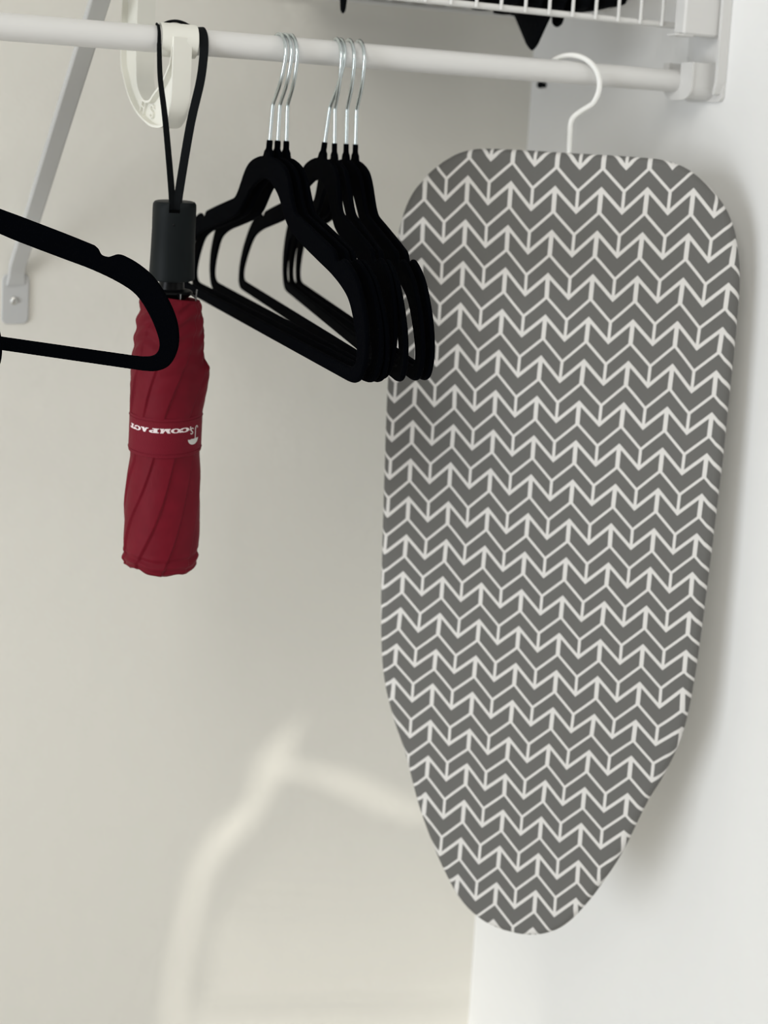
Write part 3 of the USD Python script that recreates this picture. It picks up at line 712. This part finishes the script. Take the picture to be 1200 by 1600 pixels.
# how the cotton lies on the board: it is stretched a little unevenly
LAT = np.array([(np.float64(-0.0907),np.float64(-0.0242),0,0),(np.float64(-0.0498),np.float64(-0.0267),1,0),(np.float64(-0.0091),np.float64(-0.0284),2,0),(np.float64(-0.1309),np.float64(-0.066),-1,1),(np.float64(-0.09),np.float64(-0.0652),0,1),(np.float64(-0.0498),np.float64(-0.0673),1,1),(np.float64(-0.0091),np.float64(-0.0685),2,1),(np.float64(-0.0895),np.float64(-0.104),0,2),(np.float64(-0.0492),np.float64(-0.1065),1,2),(np.float64(-0.0098),np.float64(-0.1082),2,2),(np.float64(-0.089),np.float64(-0.143),0,3),(np.float64(-0.0494),np.float64(-0.1451),1,3),(np.float64(-0.0092),np.float64(-0.1463),2,3),(np.float64(0.0326),np.float64(-0.0267),3,0),(np.float64(0.073),np.float64(-0.024),4,0),(np.float64(0.1126),np.float64(-0.022),5,0),(np.float64(0.0318),np.float64(-0.066),3,1),(np.float64(0.0717),np.float64(-0.0644),4,1),(np.float64(0.1114),np.float64(-0.062),5,1),(np.float64(0.1505),np.float64(-0.0637),6,1),(np.float64(0.0309),np.float64(-0.1055),3,2),(np.float64(0.0702),np.float64(-0.1035),4,2),(np.float64(0.11),np.float64(-0.1015),5,2),(np.float64(0.1485),np.float64(-0.1025),6,2),(np.float64(0.03),np.float64(-0.1444),3,3),(np.float64(0.0694),np.float64(-0.1428),4,3),(np.float64(0.1079),np.float64(-0.1404),5,3),(np.float64(0.1466),np.float64(-0.1417),6,3),(np.float64(-0.0896),np.float64(-0.5774),0,15),(np.float64(-0.0522),np.float64(-0.5769),1,15),(np.float64(-0.0149),np.float64(-0.5787),2,15),(np.float64(0.0227),np.float64(-0.5766),3,15),(np.float64(0.0582),np.float64(-0.5759),4,15),(np.float64(0.0974),np.float64(-0.5718),5,15),(np.float64(-0.0897),np.float64(-0.6141),0,16),(np.float64(-0.0518),np.float64(-0.6124),1,16),(np.float64(-0.0145),np.float64(-0.6133),2,16),(np.float64(0.0214),np.float64(-0.6117),3,16),(np.float64(0.0584),np.float64(-0.609),4,16),(np.float64(0.0964),np.float64(-0.607),5,16),(np.float64(-0.1272),np.float64(-0.2209),-1,5),(np.float64(-0.0891),np.float64(-0.2201),0,5),(np.float64(-0.1273),np.float64(-0.259),-1,6),(np.float64(-0.0877),np.float64(-0.2579),0,6),(np.float64(-0.1269),np.float64(-0.2958),-1,7),(np.float64(-0.0879),np.float64(-0.2939),0,7),(np.float64(-0.1263),np.float64(-0.3321),-1,8),(np.float64(-0.0874),np.float64(-0.3312),0,8),(np.float64(-0.1259),np.float64(-0.3689),-1,9),(np.float64(-0.0867),np.float64(-0.3673),0,9),(np.float64(-0.0497),np.float64(-0.3676),1,9),(np.float64(-0.1267),np.float64(-0.4048),-1,10),(np.float64(-0.0877),np.float64(-0.4032),0,10),(np.float64(-0.0504),np.float64(-0.4029),1,10),(np.float64(-0.1265),np.float64(-0.4397),-1,11),(np.float64(-0.0879),np.float64(-0.4384),0,11),(np.float64(-0.05),np.float64(-0.4376),1,11),(np.float64(-0.1282),np.float64(-0.4755),-1,12),(np.float64(-0.0892),np.float64(-0.4738),0,12),(np.float64(-0.0507),np.float64(-0.4726),1,12),(np.float64(-0.1286),np.float64(-0.5091),-1,13),(np.float64(-0.0901),np.float64(-0.5071),0,13),(np.float64(-0.0514),np.float64(-0.5077),1,13),(np.float64(-0.0898),np.float64(-0.5425),0,14),(np.float64(-0.0516),np.float64(-0.5433),1,14),(np.float64(-0.0896),np.float64(-0.5774),0,15),(np.float64(-0.0513),np.float64(-0.5766),1,15),(np.float64(-0.0899),np.float64(-0.6123),0,16),(np.float64(-0.052),np.float64(-0.612),1,16),(np.float64(0.1067),np.float64(-0.1786),5,4),(np.float64(0.1442),np.float64(-0.1803),6,4),(np.float64(0.0272),np.float64(-0.2214),3,5),(np.float64(0.067),np.float64(-0.2181),4,5),(np.float64(0.105),np.float64(-0.2174),5,5),(np.float64(0.1434),np.float64(-0.2177),6,5),(np.float64(0.1038),np.float64(-0.2544),5,6),(np.float64(0.142),np.float64(-0.2544),6,6),(np.float64(0.0652),np.float64(-0.2927),4,7),(np.float64(0.1028),np.float64(-0.291),5,7),(np.float64(0.1405),np.float64(-0.2907),6,7),(np.float64(0.0641),np.float64(-0.329),4,8),(np.float64(0.102),np.float64(-0.3277),5,8),(np.float64(0.139),np.float64(-0.3266),6,8),(np.float64(0.0644),np.float64(-0.3651),4,9),(np.float64(0.1015),np.float64(-0.363),5,9),(np.float64(0.1379),np.float64(-0.3616),6,9),(np.float64(0.0635),np.float64(-0.4009),4,10),(np.float64(0.1007),np.float64(-0.3985),5,10),(np.float64(0.1381),np.float64(-0.3971),6,10),(np.float64(0.0625),np.float64(-0.4363),4,11),(np.float64(0.1004),np.float64(-0.434),5,11),(np.float64(0.1379),np.float64(-0.4323),6,11),(np.float64(0.0626),np.float64(-0.4706),4,12),(np.float64(0.1001),np.float64(-0.4687),5,12),(np.float64(0.1376),np.float64(-0.4663),6,12),(np.float64(0.0623),np.float64(-0.5061),4,13),(np.float64(0.0992),np.float64(-0.5039),5,13),(np.float64(0.1387),np.float64(-0.5029),6,13),(np.float64(0.0602),np.float64(-0.5402),4,14),(np.float64(0.0978),np.float64(-0.5375),5,14),(np.float64(0.0592),np.float64(-0.5751),4,15),(np.float64(0.0969),np.float64(-0.573),5,15),(np.float64(0.0578),np.float64(-0.6096),4,16),(np.float64(0.0966),np.float64(-0.6076),5,16)], float)       # where single arrows of the print lie on the board: x, z, number across, number down
from scipy.interpolate import RBFInterpolator
warp = RBFInterpolator(LAT[:, :2] / 0.15, LAT[:, 2:], kernel='thin_plate_spline', smoothing=0.004)
st = warp(UVf / 0.15) + 40.0
part('cover', cov, 'cover', board, smooth=True, uv=st, label='cotton cover with printed grey and white chevron arrows')
bk = bevel_extrude([cen + (ol - cen) * 0.91], 0.006, 0.0015)
part('base', place(bk, (0, TH + 0.0022, 0), (1, 0, 0), (0, 0, 1), (0, -1, 0)), 'board_back', board, label='grey metal underside')
for zc, w in ((-0.17, 0.085), (-0.56, 0.060)):                              # the two folded wire legs on the underside
    d = 0.16 if zc > -0.3 else -0.16
    pt = crom([(-w, TH + 0.009, zc), (-w, TH + 0.009, zc - d * .5), (-w + 0.004, TH + 0.009, zc - d * .93), (-w + 0.016, TH + 0.009, zc - d), (0, TH + 0.009, zc - d), (w - 0.016, TH + 0.009, zc - d), (w - 0.004, TH + 0.009, zc - d * .93), (w, TH + 0.009, zc - d * .5), (w, TH + 0.009, zc)], 5)
    part('folding_leg', tube(pt, 0.004, 10), 'hook_white', board)
RH = 0.0270
# the hook rises from the middle of the top edge and bends over the rod; in the board's own axes the rod's top is here:
rt = np.array([[e1 @ (np.array([bo[0], 0, RR]) - bo), -n2 @ (np.array([bo[0], 0, RR]) - bo), e2 @ (np.array([bo[0], 0, RR]) - bo)]])[0]
hz = rt[2] + 0.0050 - RH
yb = rt[1]
pts = [(0, 0.010, -0.020), (0, 0.010, 0.004), (0.0, 0.4 * 0.010 + 0.6 * yb, 0.020), (0.0004, yb, 0.0300), (0.0032, yb, 0.0355), (0.0100, yb, 0.0412)]
pts += [(-0.0034 + RH * math.cos(q), yb, hz + RH * math.sin(q)) for q in np.radians(np.linspace(-38, 158, 22))]
part('hook', tube(crom(pts, 3), 0.0026, 14), 'hook_white', board, label='white coated wire hanging hook')

# ------------------------------------------------------------------ black garment lying on the shelf, poking down between the wires
gar = thing('black_garment', 'black garment on the wire shelf, a pointed fold poking down through the wires', 'garment', (0.43, 0.13, ZD))
SG = (0.43, 0.13, ZD)


def lump(cx, cy, sx, sy, h, seed):
    s = trimesh.creation.icosphere(4, 1.0); v = np.array(s.vertices)
    v *= 1 + 0.35 * (meshkit.fbm(v * 1.7 + 9 + seed, 3, seed)[:, None] - 0.5)
    v = v * [sx, sy, h]; v[:, 2] = np.maximum(v[:, 2], 0)
    v += [cx, cy, ZD + 0.0030]
    return T(v, s.faces)


pile = cat(lump(0.40, 0.15, 0.125, 0.15, 0.21, 1), lump(0.485, 0.15, 0.055, 0.13, 0.19, 5), lump(0.325, 0.18, 0.05, 0.12, 0.05, 8), lump(0.43, 0.22, 0.11, 0.09, 0.11, 11))  # mostly out of view, its height set to shade the upper back wall
part('cloth_pile', pile, 'black_cloth', gar, smooth=True, shift=SG)


def fold(wx, y0, y1, z0, half_w, tip_y=None, tip_w=0.012, blunt=0.5):
    """A tongue of cloth hanging between two shelf wires from the pile down to z0."""
    s = trimesh.creation.icosphere(3, 1.0); v = np.array(s.vertices)
    hgt = (ZD + 0.006 - z0)
    k = (1 - v[:, 2]) / 2                                                   # 0 at the top, 1 at the tip
    c0 = (y0 + y1) / 2; tip_y = c0 if tip_y is None else tip_y
    wid = (y1 - y0) / 2
    shape = np.sqrt(np.clip(1 - (2 * k - 1) ** 2, 0, 1))
    shape = np.where(k < .5, 1.0, shape) if blunt else shape
    q = np.clip(k, 0, 1)
    ww = wid * (1 - q) + tip_w * q
    rad = np.linalg.norm(v[:, :2], axis=1); rad[rad == 0] = 1
    v2 = np.stack([wx + v[:, 0] / rad * np.minimum(1, rad * 2) * half_w * (1 - 0.55 * q), (c0 * (1 - q) + tip_y * q) + v[:, 1] / rad * np.minimum(1, rad * 1.6) * ww, z0 + hgt * (1 - k)], 1)
    return T(v2, s.faces)


gap = lambda k: 0.3829 + PITCHW * (k + 0.5)
for k, y0, y1, z0, ty, tw in ((-2, 0.03, 0.13, 0.066, None, 0.03), (-1, 0.03, 0.14, 0.064, None, 0.04), (0, 0.03, 0.14, 0.062, None, 0.04), (1, 0.02, 0.14, 0.058, None, 0.045),
                              (2, 0.02, 0.14, 0.056, None, 0.045), (3, 0.02, 0.15, 0.057, None, 0.05), (4, 0.02, 0.14, 0.060, None, 0.05), (5, 0.02, 0.12, 0.064, None, 0.045), (6, 0.03, 0.10, 0.070, None, 0.02)):
    part('hanging_fold', fold(gap(k), y0, y1, z0, 0.0096, ty, tw), 'black_cloth', gar, smooth=True, shift=SG)
part('pointed_fold', fold(gap(3), 0.028, 0.157, 0.0235, 0.0085, 0.0880, 0.004), 'black_cloth', gar, smooth=True, shift=SG, label='pointed tip of black cloth hanging lowest')
part('pointed_fold', fold(gap(4) , 0.06, 0.10, 0.0480, 0.0085, 0.085, 0.006), 'black_cloth', gar, smooth=True, shift=SG)
g2 = thing('black_strap', 'short black strap end dangling from the shelf left of the black garment', 'strap', (gap(-5), 0.1, ZD))
part('strap_end', cat(fold(gap(-5), 0.090, 0.112, 0.0430, 0.005, 0.100, 0.003), lump(gap(-5) - 0.012, 0.1, 0.022, 0.03, 0.012, 3)), 'black_cloth', g2, smooth=True, shift=(gap(-5), 0.1, ZD))
peg = thing('wall_peg', 'tiny black peg on the side wall just below the rod, left of the white hook', 'peg', (XW, 0.292, 0.0005))
part('peg_head', place(lathe([(0, 0), (0.0030, 0), (0.0032, 0.004), (0.0040, 0.005), (0.0041, 0.008), (0.0030, 0.0098), (0, 0.010)], 20), (0, 0, 0), (0, 1, 0), (0, 0, 1), (-1, 0, 0)), 'strap', peg)

# ------------------------------------------------------------------ slotted lantern added out of view at the left to throw the curved wall bands
b1 = [(0.208, -1.163, 0.021), (0.210, -1.088, 0.021), (0.215, -1.034, 0.020), (0.224, -0.98, 0.022), (0.234, -0.935, 0.025), (0.253, -0.9, 0.031), (0.278, -0.878, 0.034), (0.299, -0.854, 0.026), (0.314, -0.813, 0.040), (0.335, -0.781, 0.020), (0.354, -0.748, 0.004)]
b2 = [(0.318, -0.812, 0.026), (0.355, -0.829, 0.016), (0.396, -0.847, 0.024), (0.431, -0.866, 0.027), (0.466, -0.888, 0.025), (0.502, -0.905, 0.020), (0.547, -0.928, 0.012)]


def ribbon(pts):
    c = crom(np.array(pts), 6); t = np.gradient(c[:, :2], axis=0); t /= np.linalg.norm(t, axis=1, keepdims=True)
    n = np.stack([-t[:, 1], t[:, 0]], 1); w = c[:, 2:] / 2
    return Polygon(np.vstack([c[:, :2] + n * w, (c[:, :2] - n * w)[::-1]])).buffer(0)


glow = [(0.225, -1.080), (0.35, -1.108), (0.48, -1.138), (0.60, -1.160), (0.80, -1.185)]
bands = unary_union([ribbon(b1), ribbon(b2)]
                    + [LineString([(x_, z_ - 0.0125 * k_) for x_, z_ in glow]).buffer(0.0008 + 0.0010 * k_, cap_style='flat') for k_ in range(6)]
                    + [LineString([(max(0.25, 0.34 + 0.9 * (z_ + 0.93)), z_ + 0.03), (0.80, z_ - 0.10)]).buffer(0.0015 + 0.0022 * (-0.90 - z_) / 0.2) for z_ in np.arange(-1.115, -0.90, 0.0150)])


lr = LAMP - [0, 0, H]
kk = 0.12
slot = affinity.affine_transform(bands, [kk, 0, 0, kk, lr[0] * (1 - kk), lr[2] * (1 - kk)])
yp = lr[1] + (YW - lr[1]) * kk
cx, cz = slot.centroid.x, slot.centroid.y
x0, x1, z0, z1 = lr[0] - 0.06, cx + 0.12, lr[2] - 0.11, lr[2] + 0.11
panel = sbox(x0, z0, x1, z1).difference(slot)
lan = thing('added_slotted_lantern', 'added black box lantern out of view at the left, its slots throwing the light bands on the wall', 'lantern', (lr[0], lr[1], z0))
SL = (lr[0], lr[1], z0)
part('slotted_panel', place(extrude(panel, 0.001), (0, yp, 0), (1, 0, 0), (0, 0, 1), (0, -1, 0)), 'lantern', lan, smooth=False, shift=SL)
ya = lr[1] - 0.08
for nm, q in (('side_panel', box(x0, x0 + 0.003, ya, yp, z0, z1)), ('side_panel', box(x1 - 0.003, x1, ya, yp, z0, z1)), ('back_panel', box(x0, x1, ya - 0.003, ya, z0, z1)), ('top_panel', box(x0, x1, ya - .003, yp, z1, z1 + 0.003)), ('bottom_panel', box(x0, x1, ya - .003, yp, z0 - 0.003, z0))):
    part(nm, q, 'lantern', lan, smooth=False, shift=SL)
part('post', tube([(lr[0] + 0.05, lr[1], -H), (lr[0] + 0.05, lr[1], z0 - 0.003)], 0.012, 16), 'lantern', lan, shift=SL)
